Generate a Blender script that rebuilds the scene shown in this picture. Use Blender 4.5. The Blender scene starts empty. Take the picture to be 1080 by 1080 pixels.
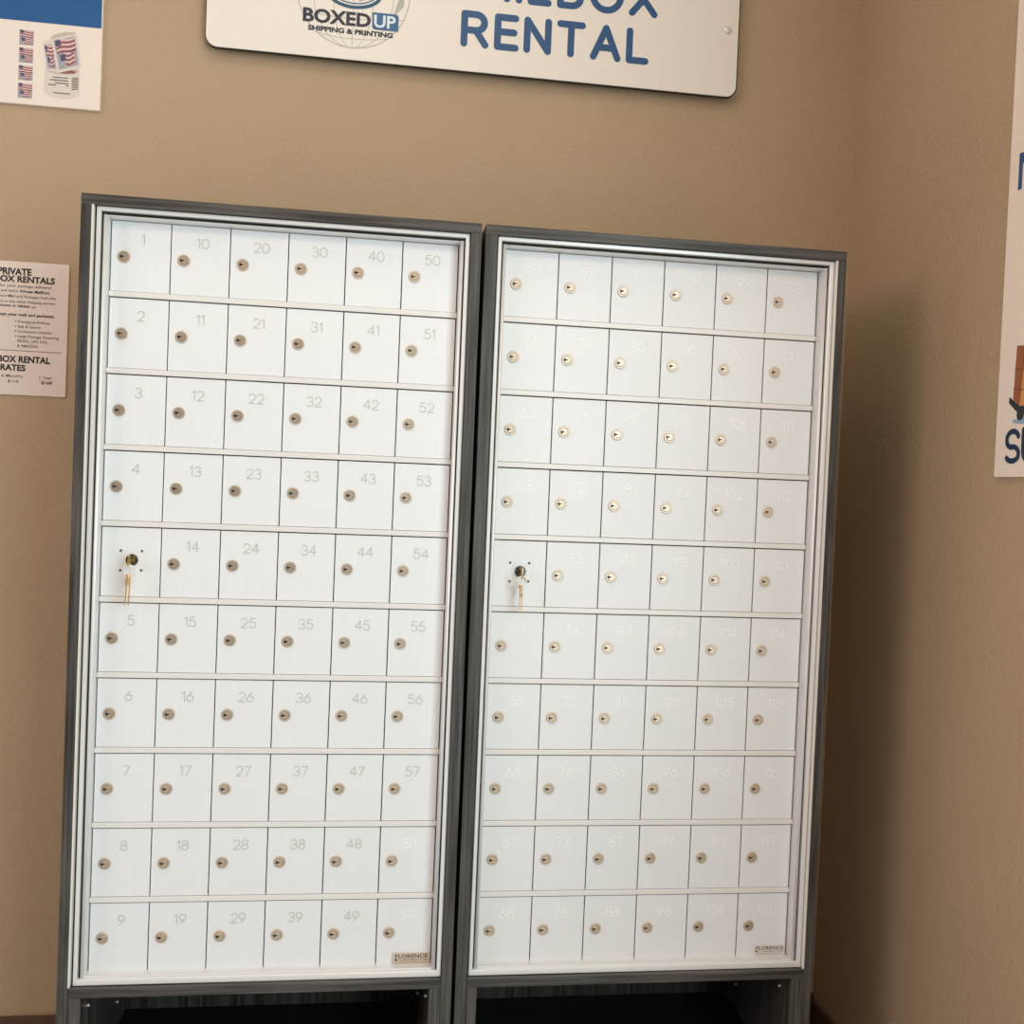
import bpy, bmesh, math, random
from mathutils import Matrix, Vector
random.seed(7)
PI = math.pi
SC = bpy.context.scene
COL = SC.collection

# ------------------------------------------------------------------ camera, light, exposure
# axes: x to the right along the back wall, y into the back wall, z up; y = 0 is the plane of the mailbox doors
FLOOR = 1.47                                    # height of the first row of locks above the floor
cam = bpy.data.cameras.new('camera'); cam.sensor_width = 36; cam.lens = 36.0; cam.clip_start = .05
co = bpy.data.objects.new('camera', cam); COL.objects.link(co)
r0 = Vector((0.98941383, -0.13908986, 0.04140398))      # right
r1 = Vector((0.03760218, -0.02985204, -0.9988468))      # down
r2 = Vector((0.14016546, 0.98982972, -0.02430594))      # forward
M = Matrix((r0, -r1, -r2)).transposed().to_4x4()
M.translation = Vector((0.38351, -1.65026, -0.3285 + FLOOR))
co.matrix_world = M
SC.camera = co

w = bpy.data.worlds.new('world'); SC.world = w; w.use_nodes = True
w.node_tree.nodes['Background'].inputs[0].default_value = (.90, .95, 1.0, 1)
w.node_tree.nodes['Background'].inputs[1].default_value = 0.08

def area(name, loc, target, sx, sy, power, color):
    l = bpy.data.lights.new(name, 'AREA'); l.shape = 'RECTANGLE'; l.size = sx; l.size_y = sy
    l.energy = power; l.color = color
    o = bpy.data.objects.new(name, l); COL.objects.link(o); o.location = loc
    d = Vector(target) - Vector(loc); o.rotation_euler = d.to_track_quat('-Z', 'Y').to_euler()
    return o
CEIL = 2.75
LAMPS = [
 ('ceiling_lamp_light', (.40, -.6, CEIL - .04), (.40, -.6, 0), .6, .6, 4.6, (1, .84, .60)),
 ('ceiling_lamp_light', (.3, -2.2, CEIL - .04), (.3, -2.2, 0), .6, .6, 16, (1, .58, .26)),
 ('window_daylight', (1.34, -2.35, 1.35), (0, -2.35, 1.30), 2.4, 1.9, 74, (.85, .985, 1)),
 ('window_daylight', (-2.42, -1.9, 2.0), (0, -1.9, 1.75), 1.6, 1.2, 30, (1, .78, .80)),
]
for a_ in LAMPS: area(*a_)

SC.view_settings.view_transform = 'Standard'; SC.view_settings.look = 'None'
SC.view_settings.gamma = 1; SC.view_settings.exposure = 0.0
SC.view_settings.use_curve_mapping = False

# ------------------------------------------------------------------ helpers
def lin(c):
    def f(v):
        v /= 255.0
        return v / 12.92 if v <= .04045 else ((v + .055) / 1.055) ** 2.4
    return tuple(f(v) for v in c) + (1,)

def mat(name, rgb, rough=.5, metal=0.0, spec=.5):
    m = bpy.data.materials.new(name); m.use_nodes = True
    b = m.node_tree.nodes['Principled BSDF']
    b.inputs['Base Color'].default_value = lin(rgb)
    b.inputs['Roughness'].default_value = rough; b.inputs['Metallic'].default_value = metal
    b.inputs['Specular IOR Level'].default_value = spec
    return m

def nodes(m):
    return m.node_tree.nodes, m.node_tree.links, m.node_tree.nodes['Principled BSDF']

def noise_color(m, scale, c0, c1, detail=4, lo=.35, hi=.65):
    n, l, b = nodes(m)
    tc = n.new('ShaderNodeTexCoord'); mp = n.new('ShaderNodeMapping'); mp.inputs['Scale'].default_value = scale
    nz = n.new('ShaderNodeTexNoise'); nz.inputs['Scale'].default_value = 1; nz.inputs['Detail'].default_value = detail
    cr = n.new('ShaderNodeValToRGB'); cr.color_ramp.elements[0].position = lo; cr.color_ramp.elements[1].position = hi
    cr.color_ramp.elements[0].color = lin(c0); cr.color_ramp.elements[1].color = lin(c1)
    l.new(tc.outputs['Object'], mp.inputs['Vector']); l.new(mp.outputs['Vector'], nz.inputs['Vector'])
    l.new(nz.outputs['Fac'], cr.inputs['Fac']); l.new(cr.outputs['Color'], b.inputs['Base Color'])
    return nz

def noise_bump(m, scale, strength, dist=.002, detail=2):
    n, l, b = nodes(m)
    tc = n.new('ShaderNodeTexCoord'); nz = n.new('ShaderNodeTexNoise')
    nz.inputs['Scale'].default_value = scale; nz.inputs['Detail'].default_value = detail
    bp = n.new('ShaderNodeBump'); bp.inputs['Strength'].default_value = strength; bp.inputs['Distance'].default_value = dist
    l.new(tc.outputs['Object'], nz.inputs['Vector']); l.new(nz.outputs['Fac'], bp.inputs['Height'])
    l.new(bp.outputs['Normal'], b.inputs['Normal'])

class MB:
    """collects geometry and links it as one mesh object"""
    def __init__(self): self.v = []; self.f = []; self.m = []; self.s = []
    def add(self, vs, fs, mi=0, smooth=False):
        k = len(self.v); self.v += [tuple(p) for p in vs]
        for f in fs: self.f.append([k + i for i in f]); self.m.append(mi); self.s.append(smooth)
    def box(self, x0, x1, y0, y1, z0, z1, mi=0):
        vs = [(x, y, z) for z in (z0, z1) for y in (y0, y1) for x in (x0, x1)]
        self.add(vs, [(0, 2, 3, 1), (4, 5, 7, 6), (0, 1, 5, 4), (2, 6, 7, 3), (0, 4, 6, 2), (1, 3, 7, 5)], mi)
    def bbox(self, x0, x1, y0, y1, z0, z1, bev=.0008, seg=2, mi=0):
        bm = bmesh.new()
        vs = [bm.verts.new((x, y, z)) for z in (z0, z1) for y in (y0, y1) for x in (x0, x1)]
        for q in [(0, 2, 3, 1), (4, 5, 7, 6), (0, 1, 5, 4), (2, 6, 7, 3), (0, 4, 6, 2), (1, 3, 7, 5)]: bm.faces.new([vs[i] for i in q])
        bmesh.ops.bevel(bm, geom=bm.edges[:], offset=bev, segments=seg, profile=.5, affect='EDGES')
        self.frombm(bm, mi)
    def frombm(self, bm, mi=0, smooth=False):
        bm.verts.index_update(); bm.faces.index_update()
        self.add([v.co[:] for v in bm.verts], [[v.index for v in f.verts] for f in bm.faces], mi, smooth); bm.free()
    def poly(self, pts, y, mi=0):                       # flat polygon facing -y, pts in (x, z) anticlockwise seen from the front
        self.add([(p[0], y, p[1]) for p in pts], [list(range(len(pts)))], mi)
    def prism(self, pts, y0, y1, mi=0, side=None, bev=0):  # extruded outline, front y0, back y1
        n = len(pts); vs = [(p[0], y0, p[1]) for p in pts] + [(p[0], y1, p[1]) for p in pts]
        self.add(vs, [list(range(n)), list(range(2 * n - 1, n - 1, -1))], mi)
        self.add(vs, [(i, n + i, n + (i + 1) % n, (i + 1) % n) for i in range(n)], mi if side is None else side)
    def lathe(self, prof, n=32, mi=0, c=(0, 0), smooth=True): # prof: (radius, y) from front centre outwards, axis along y
        vs = []; fs = []
        for r, y in prof:
            for k in range(n):
                a = 2 * PI * k / n; vs.append((c[0] + r * math.cos(a), y, c[1] + r * math.sin(a)))
        for i in range(len(prof) - 1):
            for k in range(n):
                k2 = (k + 1) % n; fs.append((i * n + k, (i + 1) * n + k, (i + 1) * n + k2, i * n + k2))
        self.add(vs, fs, mi, smooth)
    def tube(self, pts, r, n=8, closed=False, mi=0):
        P = [Vector(p) for p in pts]; m = len(P); rings = []
        for i, p in enumerate(P):
            a = P[(i - 1) % m] if (closed or i > 0) else p; b = P[(i + 1) % m] if (closed or i < m - 1) else p
            t = (b - a).normalized(); u = t.orthogonal().normalized() if abs(t.y) > .9 else t.cross(Vector((0, 1, 0))).normalized()
            w_ = t.cross(u); rings.append([p + r * (math.cos(2 * PI * k / n) * u + math.sin(2 * PI * k / n) * w_) for k in range(n)])
        vs = [q for R in rings for q in R]; fs = []
        for i in range(m if closed else m - 1):
            j = (i + 1) % m
            for k in range(n): fs.append((i * n + k, i * n + (k + 1) % n, j * n + (k + 1) % n, j * n + k))
        if not closed: fs += [list(range(n))[::-1], [(m - 1) * n + k for k in range(n)]]
        self.add(vs, fs, mi, True)
    def stroke(self, pts, wd, y, mi=0, caps=True):      # flat line of width wd with round ends and joints, drawn as one ribbon
        P = [Vector(p) for p in pts]; run = [P[0]]; runs = []
        for i in range(1, len(P)):                         # split the line at its sharp corners
            if (P[i] - run[-1]).length < 1e-7: continue
            run.append(P[i])
            if i < len(P) - 1 and (P[i + 1] - P[i]).length > 1e-7 and (P[i] - run[-2]).angle(P[i + 1] - P[i]) > .75:
                runs.append(run); run = [P[i]]
        runs.append(run)
        for run in runs:
            if len(run) < 2: continue
            self.layer = getattr(self, 'layer', 0) + 1; yy = y - .00004 * (self.layer % 8)
            m = len(run); A = []; B = []; T = []
            closed = (run[0] - run[-1]).length < 1e-6
            for i, p in enumerate(run):
                a = run[i - 1] if i else (run[-2] if closed else p); b = run[i + 1] if i < m - 1 else (run[1] if closed else p)
                t = ((p - a).normalized() if p != a else Vector((0, 0))) + ((b - p).normalized() if b != p else Vector((0, 0)))
                t.normalize(); n = Vector((-t.y, t.x)); T.append(t)
                e = (b - p).normalized() if b != p else t
                k = wd / 2 / max(.5, abs(e.dot(t)))
                A.append(p + n * k); B.append(p - n * k)
            for i in range(m - 1): self.poly([B[i], B[i + 1], A[i + 1], A[i]], yy, mi)
            if caps and not closed:
                for p, t, sg in ((run[0], T[0], -1), (run[-1], T[-1], 1)):
                    a0 = math.atan2(t.y * sg, t.x * sg)
                    self.poly([(p.x + wd / 2 * math.cos(a0 - PI / 2 + PI * k / 10), p.y + wd / 2 * math.sin(a0 - PI / 2 + PI * k / 10)) for k in range(11)], yy, mi)
    def disc(self, c, r, y, mi=0, n=24):
        self.poly([(c[0] + r * math.cos(2 * PI * k / n), c[1] + r * math.sin(2 * PI * k / n)) for k in range(n)], y, mi)
    def mesh(self, name, mats):
        me = bpy.data.meshes.new(name); me.from_pydata(self.v, [], self.f)
        for m in mats: me.materials.append(m)
        for p, mi, s in zip(me.polygons, self.m, self.s): p.material_index = mi; p.use_smooth = s
        me.update(); return me
    def build(self, name, mats, parent=None, loc=(0, 0, 0)):
        if not isinstance(mats, (list, tuple)): mats = [mats]
        return put(name, self.mesh(name, mats), parent, loc)

def put(name, me, parent=None, loc=(0, 0, 0), label=None):
    o = bpy.data.objects.new(name, me); COL.objects.link(o); o.location = loc
    if parent is not None: o.parent = parent
    if label: o['label'] = label
    return o

def thing(name, label, cat, loc=(0, 0, 0), group=None, rz=0):
    o = bpy.data.objects.new(name, None); COL.objects.link(o); o.location = loc; o.rotation_euler = (0, 0, rz)
    o['label'] = label; o['category'] = cat
    if group: o['group'] = group
    return o

def struct(name, mb, m):
    o = mb.build(name, m); o['kind'] = 'structure'; return o

def rrect(x0, x1, z0, z1, r, n=6):
    pts = []
    for cx, cz, a0 in ((x1 - r, z0 + r, -PI / 2), (x1 - r, z1 - r, 0), (x0 + r, z1 - r, PI / 2), (x0 + r, z0 + r, PI)):
        for k in range(n + 1):
            a = a0 + PI / 2 * k / n; pts.append((cx + r * math.cos(a), cz + r * math.sin(a)))
    return pts

def text_mesh(mb, s, size, x, z, y, mi=0, align='LEFT', bold=0.0, width=None, sx=1.0):
    """set type as flat letters, baseline-left at (x, z); with width the line is fitted to that length"""
    cu = bpy.data.curves.new('type', 'FONT'); cu.body = s; cu.size = 1; cu.resolution_u = 3; cu.offset = bold
    o = bpy.data.objects.new('type', cu); COL.objects.link(o)
    me = bpy.data.meshes.new_from_object(o)
    vs = [v.co.copy() for v in me.vertices]; fs = [list(p.vertices) for p in me.polygons]
    nrm = [p.normal.z for p in me.polygons]
    bpy.data.objects.remove(o); bpy.data.curves.remove(cu); bpy.data.meshes.remove(me)
    if not vs: return
    x0 = min(v.x for v in vs); x1 = max(v.x for v in vs)
    k = size; kx = k * sx if width is None else width / (x1 - x0)
    off = {'LEFT': x, 'RIGHT': x - (x1 - x0) * kx, 'CENTER': x - (x1 - x0) * kx / 2}[align]
    mb.add([(off + (v.x - x0) * kx, y, z + v.y * k) for v in vs], [f if q > 0 else f[::-1] for f, q in zip(fs, nrm)], mi)

def arc(cx, cz, rx, rz, a0, a1, n=14):
    return [(cx + rx * math.cos(math.radians(a0 + (a1 - a0) * k / n)), cz + rz * math.sin(math.radians(a0 + (a1 - a0) * k / n))) for k in range(n + 1)]

# engraved numerals as single strokes in a box of height 1: (width, strokes)
G = {
 '0': (.72, [arc(.36, .5, .36, .5, 90, 450, 26)]),
 '1': (.30, [[(.02, .80), (.24, 1.0), (.24, 0)]]),
 '2': (.66, [arc(.33, .68, .32, .32, 165, -30, 14) + [(.02, 0), (.66, 0)]]),
 '3': (.64, [arc(.32, .735, .27, .265, 160, -90, 14), arc(.32, .25, .32, .27, 90, -160, 16)]),
 '4': (.70, [[(.52, 0), (.52, 1.0), (.0, .30), (.70, .30)]]),
 '5': (.66, [[(.58, 1.0), (.14, 1.0), (.06, .55)] + arc(.32, .32, .33, .32, 125, -155, 18)]),
 '6': (.66, [[(.50, 1.0), (.045, .465)], arc(.33, .31, .33, .31, 150, 510, 26)]),
 '7': (.62, [[(.0, 1.0), (.62, 1.0), (.20, 0)]]),
 '8': (.66, [arc(.33, .755, .26, .245, 90, 450, 22), arc(.33, .26, .33, .26, 90, 450, 24)]),
 '9': (.66, [[(.16, 0), (.615, .535)], arc(.33, .69, .33, .31, -30, 330, 26)]),
 'R': (.70, [[(0, 0), (0, 1), (.36, 1)] + arc(.38, .73, .28, .27, 90, -90, 12) + [(0, .46)], [(.38, .46), (.70, 0)]]),
 'E': (.58, [[(.58, 1), (0, 1), (0, 0), (.60, 0)], [(0, .51), (.54, .51)]]),
 'N': (.70, [[(0, 0), (0, 1), (.70, 0), (.70, 1)]]),
 'T': (.74, [[(0, 1), (.74, 1)], [(.37, 1), (.37, 0)]]),
 'A': (.82, [[(0, 0), (.41, 1), (.82, 0)], [(.15, .33), (.67, .33)]]),
 'L': (.56, [[(0, 1), (0, 0), (.56, 0)]]),
 'M': (.90, [[(0, 0), (0, 1), (.45, .25), (.90, 1), (.90, 0)]]),
 'I': (.0, [[(0, 0), (0, 1)]]),
 'B': (.66, [[(0, .52), (0, 1), (.34, 1)] + arc(.36, .76, .24, .24, 90, -90, 10) + [(0, .52), (0, 0), (.36, 0)], arc(.37, .26, .28, .26, -90, 90, 10)]),
 'O': (.92, [arc(.46, .5, .46, .52, 90, 450, 28)]),
 'X': (.74, [[(0, 0), (.74, 1)], [(0, 1), (.74, 0)]]),
}
def stroke_text(mb, s, h, wd, cx, z0, y, gap, width=None, mi=0):
    tot = sum(G[c][0] * h for c in s) + gap * (len(s) - 1)
    k = 1.0 if width is None else width / tot
    x = cx - tot * k / 2
    for c in s:
        gw, st = G[c]
        for line in st: mb.stroke([(x + p[0] * h * k, z0 + p[1] * h) for p in line], wd, y, mi)
        x += (gw * h + gap) * k

# ------------------------------------------------------------------ materials
m_wall = mat('beige_wall_paint', (181, 158, 129), .62, spec=.35)
noise_color(m_wall, (3, 3, 3), (180, 157, 128), (184, 161, 132), 3)
noise_bump(m_wall, 170, .5, .004, 3)
m_ceiling = mat('white_ceiling', (228, 228, 226), .9)
m_floor = mat('pale_grey_floor_tile', (205, 207, 208), .35)
noise_color(m_floor, (8, 8, 8), (196, 198, 199), (214, 216, 217))
m_base = mat('brown_vinyl_baseboard', (86, 62, 48), .55)

def wood(name, scale):
    m = mat(name, (80, 76, 72), .42, spec=.45)
    noise_color(m, scale, (36, 34, 32), (92, 89, 86), 5, .34, .72)
    return m
m_wood_v = wood('dark_grey_wood_upright_grain', (170, 170, 5))
m_wood_h = wood('dark_grey_wood_level_grain', (5, 170, 170))
m_edge = mat('pale_edge_strip', (225, 222, 215), .4)
m_black = mat('black_laminate', (16, 17, 21), .5)
m_dark = mat('dark_box_interior', (26, 27, 29), .7)
m_alu = mat('white_satin_aluminium_trim', (230, 231, 231), .32, .25)
m_frame = mat('silver_frame_aluminium', (222, 223, 223), .38, .25)
m_rail = mat('row_rail_white', (226, 225, 223), .42, .12)
m_gap_strip = mat('black_gap_strip', (12, 12, 13), .7)
m_door = mat('white_brushed_door', (228, 231, 234), .5, .12)
n_, l_, b_ = nodes(m_door)
noise_color(m_door, (140, 140, 3), (227, 230, 233), (229, 232, 235), 3)
m_num = mat('engraved_number', (192, 187, 180), .4, .2)  # engraved grooves that catch no light, coloured grey
m_num_lit = mat('engraved_number_lit', (254, 254, 253), .35)  # same unpainted engraving where it catches light; the reflection is put into the colour
m_lock = mat('satin_nickel_lock', (206, 190, 172), .42, .75)
m_plug = mat('satin_lock_plug', (206, 188, 168), .36, .8)
m_hole = mat('keyhole_black', (14, 12, 11), .6)
m_brass = mat('brass_key', (224, 180, 96), .28, .9)
m_steel = mat('bright_steel', (222, 220, 216), .38, .8)
m_master = mat('dark_chrome_lock', (120, 118, 108), .18, .95)
m_white = mat('white_sign_board', (238, 232, 224), .45)
m_signblack = mat('black_sign_edge', (22, 22, 24), .5)
m_blue = mat('sign_blue', (40, 84, 132), .45)
m_navy = mat('logo_navy', (44, 48, 66), .5)
m_logoblue = mat('logo_blue', (58, 104, 150), .5)
m_teal = mat('logo_teal', (36, 84, 110), .5)
m_globe = mat('logo_grey', (186, 184, 176), .6)
m_posterblue = mat('poster_blue', (24, 88, 146), .5)
m_paper = mat('poster_paper', (240, 228, 216), .55)
m_notice = mat('notice_paper', (236, 222, 212), .6)
m_ink = mat('black_ink', (34, 28, 28), .6)
m_inkg = mat('grey_ink', (104, 90, 84), .6)
m_red = mat('stamp_red', (150, 84, 88), .6)
m_pink = mat('stamp_pink', (222, 194, 194), .6)
m_grey = mat('stamp_grey', (166, 163, 172), .6)
m_stblue = mat('stamp_blue', (88, 84, 110), .6)
m_roll = mat('stamp_roll_paper', (222, 212, 202), .6)
m_rolls = mat('stamp_roll_edge', (196, 188, 172), .6)
m_rust = mat('box_side_brown', (158, 96, 62), .6)
m_tan = mat('box_front_tan', (214, 150, 88), .6)
m_cart = mat('cart_charcoal', (48, 54, 66), .6)
m_blob = mat('ground_blue', (146, 178, 200), .6)
m_darkblue = mat('lettering_dark_blue', (28, 54, 86), .5)
m_plate = mat('maker_plate', (212, 196, 180), .35, .4)
m_platew = mat('maker_plate_white', (226, 224, 218), .35, .2)

# ------------------------------------------------------------------ the room
BACK, RIGHT = .35, 1.343
LEFT = -2.45
b = MB(); b.box(LEFT - .12, RIGHT + .12, BACK, BACK + .12, 0, CEIL); struct('wall_back', b, m_wall)
b = MB()                                                   # right wall with a wide window further out
b.box(RIGHT, RIGHT + .12, -1.1, BACK, 0, CEIL); b.box(RIGHT, RIGHT + .12, -3.6, -1.1, 0, .40)
b.box(RIGHT, RIGHT + .12, -3.6, -1.1, 2.32, CEIL); b.box(RIGHT, RIGHT + .12, -4.6, -3.6, 0, CEIL)
struct('wall_right', b, m_wall)
# left wall with a high window
b = MB(); b.box(LEFT - .12, LEFT, -1.05, BACK + .12, 0, CEIL); b.box(LEFT - .12, LEFT, -4.6, -2.75, 0, CEIL)
b.box(LEFT - .12, LEFT, -2.75, -1.05, 0, 1.36); b.box(LEFT - .12, LEFT, -2.75, -1.05, 2.64, CEIL); struct('wall_left', b, m_wall)
b = MB(); b.box(LEFT - .12, RIGHT + .12, -4.6, BACK + .12, -.1, 0); struct('floor', b, m_floor)
b = MB(); b.box(LEFT - .12, RIGHT + .12, -4.6, BACK + .12, CEIL, CEIL + .1); struct('ceiling', b, m_ceiling)
b = MB(); b.bbox(LEFT, RIGHT, BACK - .008, BACK, 0, FLOOR - 1.356, .002); struct('baseboard_back', b, m_base)
b = MB(); b.bbox(RIGHT - .008, RIGHT, -1.1, BACK - .008, 0, FLOOR - 1.367, .002); struct('baseboard_right', b, m_base)

# ------------------------------------------------------------------ shared meshes of the mailbox doors
P, Q = .0889, .11753                                       # column and row pitch; a door's origin is its lock
DX0, DX1, DZ0, DZ1 = -.0192, .0681, -.0525, .0545
LIP = -.022                                                # front of the inner frame
b = MB(); b.bbox(DX0, DX1, 0, .004, DZ0, DZ1, .0007, 2); me_door = b.mesh('mailbox_door', [m_door])
def lock_mesh(r, mats, name):
    b = MB(); f = False
    b.lathe([(r, 0), (r, -.0018)], 40, 0); b.lathe([(r, -.0018), (r - .0007, -.0025)], 40, 0, smooth=f); b.lathe([(r - .0007, -.0025), (.0062, -.0025)], 40, 0, smooth=f)
    b.lathe([(.0062, -.0025), (.0060, -.0020), (.0057, -.0020)], 40, 2, smooth=f)
    b.lathe([(.0057, -.0020), (.0057, -.0030)], 32, 1); b.lathe([(.0057, -.0030), (.0053, -.0033)], 32, 1, smooth=f); b.lathe([(.0053, -.0033), (.0001, -.0033)], 32, 1, smooth=f)
    b.lathe([(.0021, -.00345), (.0001, -.00345)], 14, 2, (-.0034, -.0002), False)
    b.poly([(-.0034, -.0010), (.0014, -.0005), (.0014, .0005), (-.0034, .0012)], -.00346, 2)
    return b.mesh(name, mats)
me_lock = lock_mesh(.0092, [m_lock, m_plug, m_hole], 'lock')
me_master = lock_mesh(.0092, [m_master, m_master, m_hole], 'lock')
b = MB(); b.lathe([(.0021, 0), (.0021, -.0006), (.0014, -.0012), (.0001, -.0013)], 14, 0)
b.box(-.0013, .0013, -.00145, -.0012, -.0003, .0003, 1); me_screw = b.mesh('screw', [m_master, m_hole])
b = MB(); b.lathe([(.0026, 0), (.0026, -.003), (.0018, -.0042), (.0001, -.0044)], 14, 0); me_pin = b.mesh('screw', [m_steel])

def number_mesh(s, m):
    b = MB(); stroke_text(b, s, .0150, .0012, .0278, .0205, -.0003, .0028)
    return b.mesh('number', [m])

def name_plate(door, x0, x1, z0, z1, m):
    b = MB(); b.bbox(x0, x1, -.0011, -.0001, z0, z1, .0003, 1, 0); w_ = x1 - x0; h = z1 - z0
    text_mesh(b, 'FLORENCE', h * .46, x0 + .09 * w_, z0 + h * .52, -.00125, 1, bold=.012, width=.86 * w_)
    text_mesh(b, 'CORPORATION', h * .24, x0 + .18 * w_, z0 + h * .27, -.00125, 2, width=.76 * w_)
    b.poly([(x0 + .08 * w_, z0 + .28 * h), (x0 + .14 * w_, z0 + .28 * h), (x0 + .14 * w_, z0 + .44 * h), (x0 + .08 * w_, z0 + .44 * h)], -.00125, 1)
    b.poly([(x0 + .09 * w_, z0 + .13 * h), (x0 + .92 * w_, z0 + .13 * h), (x0 + .92 * w_, z0 + .17 * h), (x0 + .09 * w_, z0 + .17 * h)], -.00125, 2)
    o = b.build('name_plate', [m, m_ink, m_inkg], door); o['label'] = 'small printed FLORENCE name plate'

# ------------------------------------------------------------------ one mailbox cabinet
Z0 = FLOOR
def cabinet(X0, label, table, il, ir, white, plate):  # white: numbers whose engraving has the reflection put into its colour
    """X0: x of the first column of locks; il, ir: inner faces of the two side panels"""
    ox = X0 + .2452                                        # base of the cabinet on the floor, middle of its front
    root = thing('mailbox_cabinet', label, 'mailbox cabinet', (ox, 0, 0), 'mailbox cabinets')
    sx = X0 - ox
    A, B = -.0560 + sx, .5465 + sx; IL, IR = il + sx, ir + sx
    F, K = -.035, BACK - .004                              # front and back of the wooden carcass
    top = Z0 + .0838
    b = MB(); b.bbox(A, B, F, K, top - .0152, top, .0006, 1); b.build('top_panel', m_wood_h, root)
    zt = top - .0152
    for x0, x1 in ((A, IL), (IR, B)):
        b = MB(); b.bbox(x0, x1, F, K, 0, zt, .0006, 1); b.build('side_panel', m_wood_v, root)
    b = MB(); b.bbox(IL, IR, F, K, Z0 - 1.1352, Z0 - 1.1197, .0006, 1); b.build('bottom_rail', m_wood_h, root)
    OL, OR = -.0207 + sx, .5100 + sx
    for x0, x1 in ((IL, OL), (OR, IR)):
        b = MB(); b.bbox(x0 + .0004, x1 - .0004, F + .0005, K, 0, Z0 - 1.1352, .0006, 1); b.build('inner_side_panel', m_wood_v, root)
    b = MB(); b.bbox(OL, OR, F + .012, .279, Z0 - 1.332, Z0 - 1.313, .0006, 1); b.build('shelf', m_black, root)
    b = MB(); b.box(OL, OR, .279, .287, 0, Z0 - 1.1352); b.build('back_panel', m_wood_v, root)
    b = MB(); b.bbox(OL, OR, F + .05, F + .062, 0, Z0 - 1.332, .0006, 1); b.build('kick_board', m_wood_h, root)
    for x, s in ((OL, 1), (OR, -1)):
        for y, z in ((.006, Z0 - 1.166), (.205, Z0 - 1.262)):
            o = put('screw', me_pin, root, (x, y, z)); o.rotation_euler = (0, 0, s * PI / 2)
    # pale strip down the inner edge of the outer side panels
    b = MB()
    if il < -.038: b.box(IL, IL + .0026, F + .001, F + .012, Z0 - 1.119, zt)
    else: b.box(IR - .0026, IR, F + .001, F + .012, Z0 - 1.119, zt)
    b.build('edge_strip', m_edge, root)
    # dark metal body behind the doors
    b = MB(); b.box(IL + .0005, IR - .0005, .012, .30, Z0 - 1.1195, zt - .0005); b.build('mailbox_body', m_dark, root)
    # outer trim: a mitred ring
    def ring(outer, inner, y0, y1, bv=.0009):
        b = MB(); (a0, a1, c0, c1), (i0, i1, k0, k1) = outer, inner
        O = [(a0, c0), (a1, c0), (a1, c1), (a0, c1)]; I = [(i0, k0), (i1, k0), (i1, k1), (i0, k1)]
        def loop(pts, y, d=0):
            cx = (a0 + a1) / 2; cz = (c0 + c1) / 2
            return [(p[0] + (d if p[0] < cx else -d), y, p[1] + (d if p[1] < cz else -d)) for p in pts]
        L = [loop(O, y1), loop(O, y0 + bv), loop(O, y0, bv), loop(I, y0, -bv), loop(I, y0 + bv), loop(I, y1)]
        vs = [q for l in L for q in l]; fs = []
        for i in range(5):
            for k in range(4):
                k2 = (k + 1) % 4; fs.append((i * 4 + k, i * 4 + k2, (i + 1) * 4 + k2, (i + 1) * 4 + k))
        for k in range(4): fs.append((20 + k, 20 + (k + 1) % 4, (k + 1) % 4, k))
        b.add(vs, fs); return b
    ring((-.0350 + sx, .5288 + sx, Z0 - 1.1192, Z0 + .0680), (-.0288 + sx, .5218 + sx, Z0 - 1.1098, Z0 + .0615), -.028, .011).build('trim_frame', m_alu, root)
    ring((-.0288 + sx, .5218 + sx, Z0 - 1.1127, Z0 + .0615), (-.0262 + sx, .5197 + sx, Z0 - 1.1126, Z0 + .0572), -.0205, .011, bv=.0).build('gap_strip', m_gap_strip, root)  # black strip filling the gap between the trim and the door frame
    ring((-.0262 + sx, .5197 + sx, Z0 - 1.1126, Z0 + .0572), (-.0206 + sx, .5143 + sx, Z0 - 1.1122, Z0 + .0553), LIP, .011).build('door_frame', m_frame, root)
    x0, x1 = -.0205 + sx, .5142 + sx                       # sloped sill under the bottom row, and the lip in front of it
    def bar(prof, name, m):
        b = MB(); n = len(prof); vs = [(x, y, z) for x in (x0, x1) for y, z in prof]
        b.add(vs, [tuple(range(n))[::-1], tuple(range(n, 2 * n))] + [(k, (k + 1) % n, n + (k + 1) % n, n + k) for k in range(n)]); b.build(name, m, root)
    bar(((-.0004, Z0 - 1.1119), (-.0008, Z0 - 1.1117), (-.0180, Z0 - 1.1079), (-.0188, Z0 - 1.1085), (-.0188, Z0 - 1.1123), (-.0004, Z0 - 1.1123)), 'sill', m_rail)
    bar(((-.0200, Z0 - 1.1122), (-.0200, Z0 - 1.1074), (-.0206, Z0 - 1.1068), (-.0220, Z0 - 1.1068), (-.0226, Z0 - 1.1074), (-.0226, Z0 - 1.1122)), 'sill_lip', m_frame)
    for x in (-.0234, .5170):                              # round rods down both sides of the inner frame
        b = MB(); b.tube([(x + sx, -.0215, Z0 - 1.1085), (x + sx, -.0215, Z0 + .0572)], .0027, 14); b.build('hinge_rod', m_alu, root)
    # the rails between the rows
    for i in range(9):
        zc = Z0 - i * Q - .0573
        b = MB(); b.bbox(-.0204 + sx, .5141 + sx, -.0022, .011, zc - .0040, zc + .0043, .0008, 2); b.build('divider_rail', m_rail, root)
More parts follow.
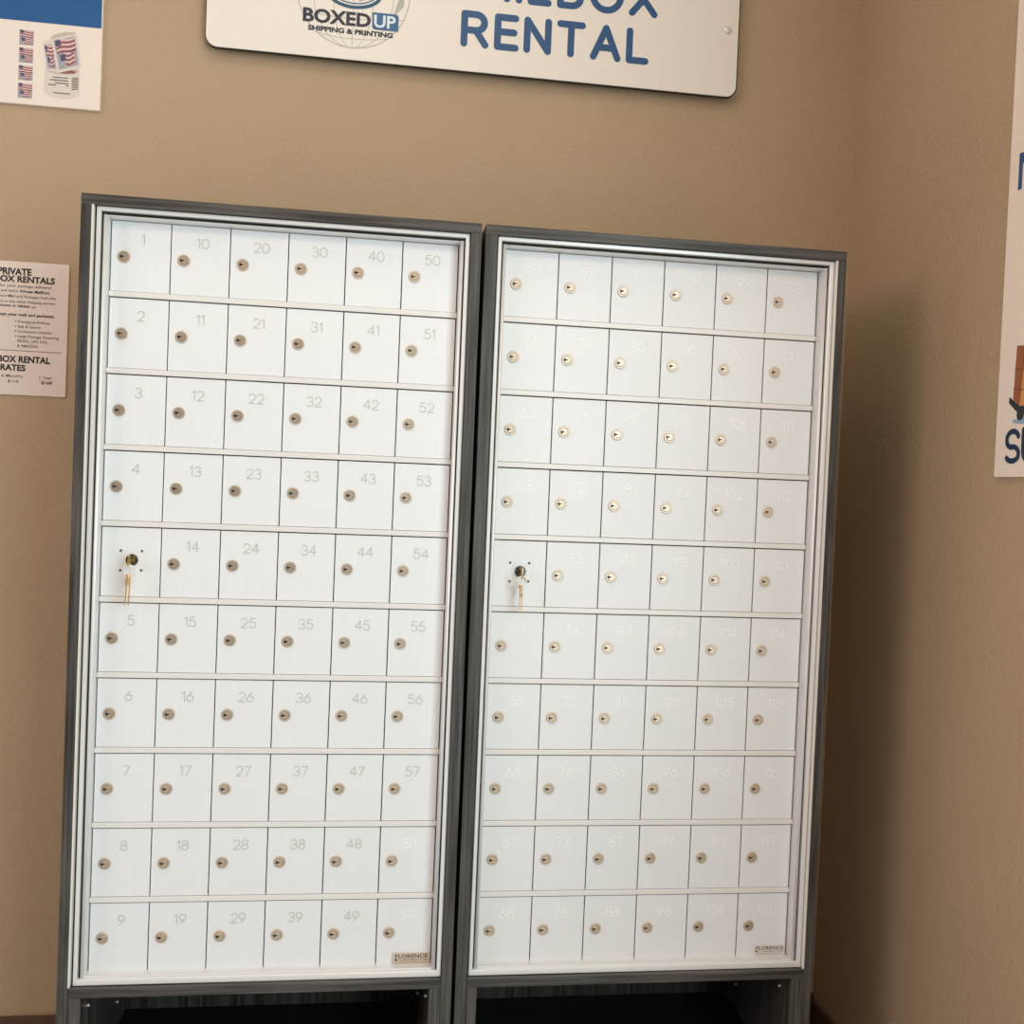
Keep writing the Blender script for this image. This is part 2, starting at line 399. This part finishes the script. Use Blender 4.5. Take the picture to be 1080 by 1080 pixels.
    for j in range(6):
        for i in range(10):
            s = table(j, i)
            loc = (sx + j * P, 0, Z0 - i * Q)
            if s is None:
                d = put('master_panel', me_door, root, loc, 'plain door without a number, the keys hanging in its lock')
                put('lock', me_master, d, (.0263, 0, .0046), 'dark chrome lock')
                for x, z in ((.0092, .0186), (.0406, .0187), (.0092, -.0118), (.0404, -.0113)): put('screw', me_screw, d, (x, 0, z))
                continue
            d = put('mailbox_door', me_door, root, loc, 'white door engraved %s' % s)
            put('lock', me_lock, d)
            put('number', number_mesh(s, m_num_lit if s in white or white == 'all' else m_num), d)  # numbers listed in white get the copy with the reflection painted in
            if i == 9 and j == 5:
                if plate == 'tan': name_plate(d, .0062, .0667, -.0518, -.0330, m_plate)
                else: name_plate(d, .0100, .0672, -.0512, -.0335, m_platew)
    return root

def left_table(j, i):
    if j == 0: return None if i == 4 else str(i + 1 if i < 4 else i)
    return str(10 * j + i)
def right_table(j, i):
    if j == 0: return None if i == 4 else str(60 + i if i < 4 else 59 + i)
    return str((69, 79, 89, 99, 109)[j - 1] + i)
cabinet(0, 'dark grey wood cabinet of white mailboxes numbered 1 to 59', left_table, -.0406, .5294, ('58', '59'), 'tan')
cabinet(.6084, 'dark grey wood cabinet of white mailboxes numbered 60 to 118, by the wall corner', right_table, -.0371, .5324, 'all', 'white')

# ------------------------------------------------------------------ keys hanging in the two master locks
def keys(X0, ringx, label, tips, m_k):
    zc = Z0 - .4656; y = -.0034
    root = thing('key_ring', label, 'keys', (X0 + .0263, y, zc), 'keys in the locks')
    b = MB()                                               # key standing in the lock, its head edge on
    pts = [(-.004, .0016), (-.004, -.0016), (-.012, -.0024), (-.015, -.0085), (-.022, -.0105), (-.027, -.007), (-.028, 0), (-.027, .007), (-.022, .0095), (-.015, .0080), (-.012, .0024)]
    n = len(pts); vs = [(-.0010, p[0] + .004, p[1]) for p in pts] + [(.0010, p[0] + .004, p[1]) for p in pts]
    b.add(vs, [list(range(n)), list(range(2 * n - 1, n - 1, -1))] + [(i, n + i, n + (i + 1) % n, (i + 1) % n) for i in range(n)])
    o = b.build('key', m_k, root); o['label'] = 'key pushed into the lock'
    b = MB(); rr = .0088; cx, cy, cz = ringx, -.0205, -.0150
    b.tube([(cx + rr * math.cos(2 * PI * k / 28), cy + .0022 * math.cos(2 * PI * k / 28), cz + rr * math.sin(2 * PI * k / 28)) for k in range(28)], .0011, 8, True)
    b.tube([(cx + (rr - .0019) * math.cos(2 * PI * k / 28), cy + .0006 + .0022 * math.cos(2 * PI * k / 28), cz + (rr - .0019) * math.sin(2 * PI * k / 28)) for k in range(28)], .0010, 8, True)
    b.build('split_ring', m_steel, root)
    for dx0, dx1, tz, yo in tips:                          # two keys hanging edge on
        b = MB(); L = -tz + cz - rr + .004
        prof = [(-.006, .0), (.006, 0), (.0095, -.006), (.0095, -.014), (.004, -.019), (.004, -L + .003), (.001, -L), (-.003, -L + .002)]
        for k in range(8): prof.append((-.0035 + .0012 * (k % 2), -L + .005 + k * (L - .026) / 7))
        prof += [(-.004, -.019), (-.0095, -.014), (-.0095, -.006)]
        z0 = cz - rr + .0035; n = len(prof)
        sh = lambda q, s: (cx + dx0 + (dx1 - dx0) * (-q[1] / L) + s * .00065, cy + yo + q[0] * .62, z0 + q[1])
        vs = [sh(q, -1) for q in prof] + [sh(q, 1) for q in prof]
        b.add(vs, [list(range(n)), list(range(2 * n - 1, n - 1, -1))] + [(i, n + i, n + (i + 1) % n, (i + 1) % n) for i in range(n)])
        b.build('key', m_k, root)
keys(0, .0012, 'brass keys on a steel ring hanging in the lock of the left cabinet', ((-.0016, -.0042, -.0678, -.003), (.0014, -.0002, -.0680, .003)), m_brass)
m_brass2 = mat('pale_brass_key', (206, 176, 136), .3, .85)
keys(.6084, -.0010, 'pale brass keys on a steel ring hanging in the lock of the right cabinet', ((-.0012, -.0026, -.0655, -.002), (.0016, .0026, -.0655, .002)), m_brass2)

# ------------------------------------------------------------------ rental sign above the cabinets
t = thing('wall_sign', 'wide white sign with rounded corners and blue MAILBOX RENTAL lettering above the cabinets', 'sign', (.566, BACK, Z0 + .462))
SX, SZ = .566, .462
def S(x, z): return (x - SX, z - SZ)
FY = -.022
b = MB(); b.prism(rrect(*[.0545 - SX, 1.0795 - SX], 0, .40, .022), FY + .0012, FY + .0075, 0); b.build('sign_core', m_signblack, t)
b = MB(); b.prism(rrect(.0557 - SX, 1.0772 - SX, .0016, .3985, .021), FY, FY + .0013, 0); face = b.build('sign_face', m_white, t)
for x in (.079, 1.0545):
    for z in (.1315, .31):
        b = MB(); b.lathe([(.0082, 0), (.0082, -.0014), (.0062, -.0032), (.003, -.0038), (.0001, -.0039)], 22, 0)
        if x > 1 or z > .2: b.build('screw_cap', m_alu, t, (x - SX, FY, z))
for x in (.10, 1.03):
    for z in (.06, .34):
        b = MB(); b.box(x - SX - .012, x - SX + .012, FY + .0074, 0, z - .012, z + .012); b.build('spacer', m_signblack, t)
yl = FY - .0004
b = MB(); stroke_text(b, 'RENTAL', .0560, .0132, .7115 - SX, .5160 - SZ, yl, .0225, width=.357); b.build('lettering', m_blue, t)
b = MB(); stroke_text(b, 'MAILBOX', .0555, .0130, .6945 - SX, .6080 - SZ, yl, .0215, width=.420); b.build('lettering', m_blue, t)
# round globe emblem with the shop's name across it
cx, cz, R = .3225 - SX, .590 - SZ, .1045
b = MB(); yg = FY - .0002
b.stroke(arc(cx, cz, R, R, 0, 360, 60), .0019, yg, 0, False)
for k in (.36, .72): b.stroke(arc(cx, cz, R * k, R, 0, 360, 48), .0012, yg, 0, False)
b.stroke([(cx, cz - R), (cx, cz + R)], .0012, yg, 0, False)
for k in (-.78, -.42, 0, .42, .78):
    h = math.sqrt(1 - k * k) * R
    b.stroke([(cx + h * u, cz + k * R - .006 * (1 - u * u)) for u in [q / 8 - 1 for q in range(17)]], .0012, yg, 0, False)
for pts in ([(-.075, .03), (-.052, -.012), (-.036, -.008), (-.03, .03), (-.05, .07)], [(.010, -.018), (.024, -.012), (.040, .012), (.05, .05), (.02, .06), (.012, .02)], [(.074, -.042), (.094, -.018), (.096, .012), (.084, -.006)]):
    b.poly([(cx + p[0], cz + p[1]) for p in pts], yg + .00005)
b.build('globe_emblem', m_globe, t)
b = MB()                                                  # name across the globe
ym = FY - .0006; x0 = .2300 - SX; zb = .5275 - SZ
text_mesh(b, 'BOXED', .0345, x0, zb, ym, 0, bold=.034, width=.126)
b.prism([(.3585 - SX + q[0], zb - .0035 + q[1]) for q in ([(.006, 0), (.0495, 0)] + [(.0495, .024)] + arc(.0435, .026, .006, .006, 0, 90, 6) + [(0, .032), (0, .006)] + arc(.006, .006, .006, .006, 180, 270, 6))], ym, FY, 1)
text_mesh(b, 'UP', .0320, .3620 - SX, zb + .0015, ym - .0004, 2, bold=.024, width=.0405)
text_mesh(b, 'SHIPPING & PRINTING', .0125, .2400 - SX, .5115 - SZ, ym, 0, bold=.045, width=.158)
b.build('shop_name', [m_navy, m_logoblue, mat('logo_pale', (220, 236, 246), .5)], t)
b = MB(); b.stroke(arc(cx + .001, .590 - SZ, .050, .0285, 195, 345, 24), .0062, ym, 0); b.stroke(arc(cx + .001, .5925 - SZ, .043, .024, 200, 340, 24), .0022, ym - .0002, 1)
b.build('swoosh', [m_teal, m_logoblue], t)

# ------------------------------------------------------------------ stamp poster, upper left
t = thing('stamp_poster', 'white poster with a blue band and pictures of flag stamps, upper left wall', 'poster', (-.33, BACK, Z0 + .3315))
OX, OZ = -.33, .3315
def L(p): return (p[0] / 1000 - OX, p[1] / 1000 - OZ)
b = MB(); b.bbox(-.202, -.1305 - OX, -.008, 0, 0, .40, .0006, 1); b.build('poster_board', m_paper, t)
b = MB(); b.poly([(-.201, .1495), (-.1322 - OX, .1495), (-.1322 - OX, .399), (-.201, .399)], -.0084); b.build('blue_band', m_posterblue, t)
def flag_stamp(b, q, y, seed):                            # q: corners bottom-left, bottom-right, top-right, top-left
    rnd = random.Random(seed)
    def U(u, v):
        a = [q[0][i] + (q[1][i] - q[0][i]) * u for i in (0, 1)]; c = [q[3][i] + (q[2][i] - q[3][i]) * u for i in (0, 1)]
        return (a[0] + (c[0] - a[0]) * v, a[1] + (c[1] - a[1]) * v)
    b.poly([U(0, 0), U(1, 0), U(1, 1), U(0, 1)], y, 0)
    for band, (v0, v1, u0, u1) in enumerate(((.52, .98, .06, .98), (.08, .52, .38, .86))):
        n = 6; hh = (v1 - v0) / n
        for k in range(n):
            up = []; lo = []
            for s in range(9):
                f = s / 8; u = u0 + (u1 - u0) * f; wv = .035 * math.sin(f * 6.5 + band * 2)
                up.append(U(u, v0 + hh * (k + .95) + wv * .8)); lo.append(U(u, v0 + hh * k + wv * .8))
            for s in range(8): b.poly([lo[s], lo[s + 1], up[s + 1], up[s]], y - .0002, 1 if k % 2 == 0 else 2)
        c = (u0 - .02, v1 - .2) if band == 0 else (u0 - .22, v0 + .18)
        b.poly([U(c[0], c[1]), U(c[0] + .26, c[1]), U(c[0] + .26, c[1] + .22), U(c[0], c[1] + .22)], y - .0004, 3)
SM = [m_grey, m_red, m_pink, m_stblue]
for k, (bl, tr) in enumerate((((-273.6, 438.2), (-248.8, 464.2)), ((-273.4, 400.5), (-248.9, 433.2)), ((-273.0, 374.9), (-249.0, 400.6)), ((-272.6, 342.5), (-248.8, 370.0)))):
    zb = 438.2 - k * 31.9
    b = MB(); x0, x1 = -273.6, -249.2; flag_stamp(b, [L((x0, zb)), L((x1, zb)), L((x1, zb + 26.5)), L((x0, zb + 26.5))], -.0084, k)
    b.build('stamp_picture', SM, t)
b = MB()                                                  # picture of two rolls of stamps
ellipse = lambda c, rx, rz, a0, a1, n=20: [L(p) for p in arc(c[0], c[1], rx, rz, a0, a1, n)]
b.poly(ellipse((-198, 360), 31, 13, 180, 360) + ellipse((-198, 400), 30, 9, 0, 180), -.0084, 4)
b.poly(ellipse((-198, 399), 28, 8, 0, 360), -.0086, 5)
b.poly(ellipse((-196, 397), 22, 4, 0, 360), -.0087, 1)
for k, (x0, x1, z) in enumerate(((-214, -187, 384), (-219, -187, 379), (-210, -186, 374), (-222, -208, 370), (-191, -186, 370), (-212, -183, 356))):
    b.poly([L((x0, z)), L((x1, z)), L((x1, z + 1.8)), L((x0, z + 1.8))], -.0087, 6)
for k in range(9):
    z = 364 + k * 2.6; b.poly([L((-181, z)), L((-169.5, z + 2.4)), L((-169.5, z + 3.8)), L((-181, z + 1.4))], -.0087, 6)
top = [L((-226, 397)), L((-204, 393)), L((-168, 405)), L((-165.5, 410)), L((-174, 464)), L((-182, 469)), L((-216, 459)), L((-219, 452)), L((-232.5, 446))]
b.poly(top, -.0089, 4); b.poly([L((-220, 452)), L((-180, 466)), L((-176, 469)), L((-196, 468)), L((-216, 460))], -.0091, 5)
flag_stamp(b, [L((-223, 399)), L((-208, 400)), L((-217, 444)), L((-230, 440))], -.0092, 11)
flag_stamp(b, [L((-203, 399)), L((-169.5, 411)), L((-178, 462)), L((-214, 450))], -.0092, 12)
b.build('stamp_roll_picture', SM + [m_roll, m_rolls, m_inkg], t)

# ------------------------------------------------------------------ rental notice, left of the cabinets
t = thing('notice_sheet', 'pale printed notice of private mailbox rentals and rates left of the cabinets', 'notice', (-.30, BACK, Z0 - .197))
OX, OZ = -.30, -.197
b = MB(); b.bbox(-.129, -.1766 - OX, -.003, 0, 0, .244, .0004, 1); b.build('notice_board', m_notice, t)
b = MB(); y = -.0034
def line(s, xr, z, h, bold=0, mi=0, xl=None, w_=None):
    text_mesh(b, s, h / .72, (xr if xl is None else xl) / 1000 - OX, z / 1000 - OZ, y, mi, 'RIGHT' if xl is None else 'LEFT', bold, w_)
line('PRIVATE', -242.3, 22.8, .0120, .036, w_=.058); line('MAILBOX RENTALS', -201.0, 9.6, .0112, .036, w_=.139)
line('Looking for your package delivery?', -206.5, 0.2, .0052, .006, 1, w_=.120)
line('and rent a', -264.6, -9.0, .0052, .006, 1, w_=.030); line('Private Mailbox.', -209, -9.4, .0054, .02, w_=.0520)
line('your Mail and Packages from the', -199, -18.8, .0052, .006, 1, w_=.099)
line('service or any other shipping service', -200, -28.4, .0052, .006, 1, w_=.112)
line('business or', -267, -36.0, .0052, .012, w_=.034); line('individual', -244.5, -36.3, .0054, .02, w_=.0200); line('use', -233, -36.6, .0050, .006, 1, w_=.0085)
line('We accept your mail and packages.', -199.4, -52.2, .0055, .02, w_=.122)
for k, s in enumerate(('Prestigious Address', 'Safe & Secure', 'Convenient Location', 'Large Package Receiving')):
    z = -64.7 - 8.9 * k
    b.disc(((-267.0) / 1000 - OX, (z + 2.3) / 1000 - OZ), .0012, y, 0, 10)
    line(s, 0, z, .0052, .006, 1, xl=-263.4, w_=(.0558, .0393, .0586, .072)[k])
line('FEDEX, UPS, DHL,', 0, -100.2, .0054, .006, 1, xl=-263.6, w_=.0542); line('& AMAZON', 0, -109.0, .0054, .006, 1, xl=-263.6, w_=.0355)
b.poly([(-.125, -.1162 - OZ), (-.1860 - OX, -.1162 - OZ), (-.1860 - OX, -.1152 - OZ), (-.125, -.1152 - OZ)], y, 1)
line('MAILBOX RENTAL', -205.0, -137, .0117, .036, w_=.125); line('RATES', -248.0, -152.4, .0112, .036, w_=.0435)
line('6 Months', -252.5, -164.8, .0054, .006, 1, w_=.0366); line('$114', -260, -174.8, .0058, .006, 1, w_=.0185)
line('1 Year', -200.8, -165.4, .0054, .006, 1, w_=.0225); line('$168', -201, -174.6, .0058, .012, 0, w_=.0190)
b.build('print', [m_ink, m_inkg], t)

# ------------------------------------------------------------------ poster on the right wall
t = thing('supplies_poster', 'white poster on the right wall with boxes on a cart above dark blue SU lettering', 'poster', (RIGHT, -.45, Z0 - .2822), rz=-PI / 2)
# in the poster's own frame x runs towards the viewer, y into the wall; x = 0 at 0.45 m out from the door plane
OX, OZ = .45, -.2822
b = MB(); pts = rrect(.1905 - OX, .13, 0, .80, .004, 4); b.prism(pts, -.006, 0, 0); b.build('poster_board', m_paper, t)
y = -.0064
def V(p): return (p[0] / 1000 - OX, p[1] / 1000 - OZ)
b = MB()
b.poly([V(p) for p in ((228.5, -170), (244, -178), (252, -88), (231.5, -86))], y, 0)
b.poly([V(p) for p in ((244, -178), (400, -178), (400, -60), (252, -88))], y, 1)
for z in (-120, -150): b.stroke([V((229, z)), V((245, z - 3)), V((400, z - 3))], .0012, y - .0002, 2, False)
b.stroke([V((244, -175)), V((252, -88))], .0012, y - .0002, 2, False)
b.poly([V(p) for p in arc(263, -160, 8, 14, 0, 360, 16)], y - .0003, 3)
b.build('carton_picture', [m_rust, m_tan, mat('carton_line', (110, 62, 40), .6), m_cart], t)
b = MB()
b.poly([V(p) for p in ((219.5, -162), (224, -164), (244, -177), (440, -177), (440, -188), (243, -188), (219.5, -171))], y - .0003, 0)
b.disc(V((248, -190)), .0085, y - .0004, 0); b.disc(V((400, -190)), .0085, y - .0004, 0); b.poly([V(p) for p in arc(330, -199, 102, 7, 0, 360, 36)], y - .0001, 1)
b.build('cart_picture', [m_cart, m_blob], t)
b = MB()
def Sx(c): return [V((p[0], -258 + (p[1] + 258) * 1.1)) for p in c]
b.stroke(Sx(arc(233, -228.5, 14, 10.5, 20, 180, 10) + arc(233, -231, 14, 9, 180, 260, 6) + arc(233, -248.5, 15, 9.5, 90, 0, 6) + arc(233, -250, 15, 8.5, 0, -150, 10)), .0082, y, 0)
b.stroke(Sx([(258, -217), (258, -243)] + arc(273, -243, 15, 16, 180, 360, 10) + [(288, -217)]), .0085, y, 0)
b.build('lettering', m_darkblue, t)
b = MB(); b.poly([V(p) for p in ((213, 150), (222, 150), (222, 190), (240, 165), (258, 190), (258, 150), (268, 150), (268, 205), (258, 205), (240, 180), (222, 205), (213, 205))], y, 0)
b.build('lettering', m_blue, t)
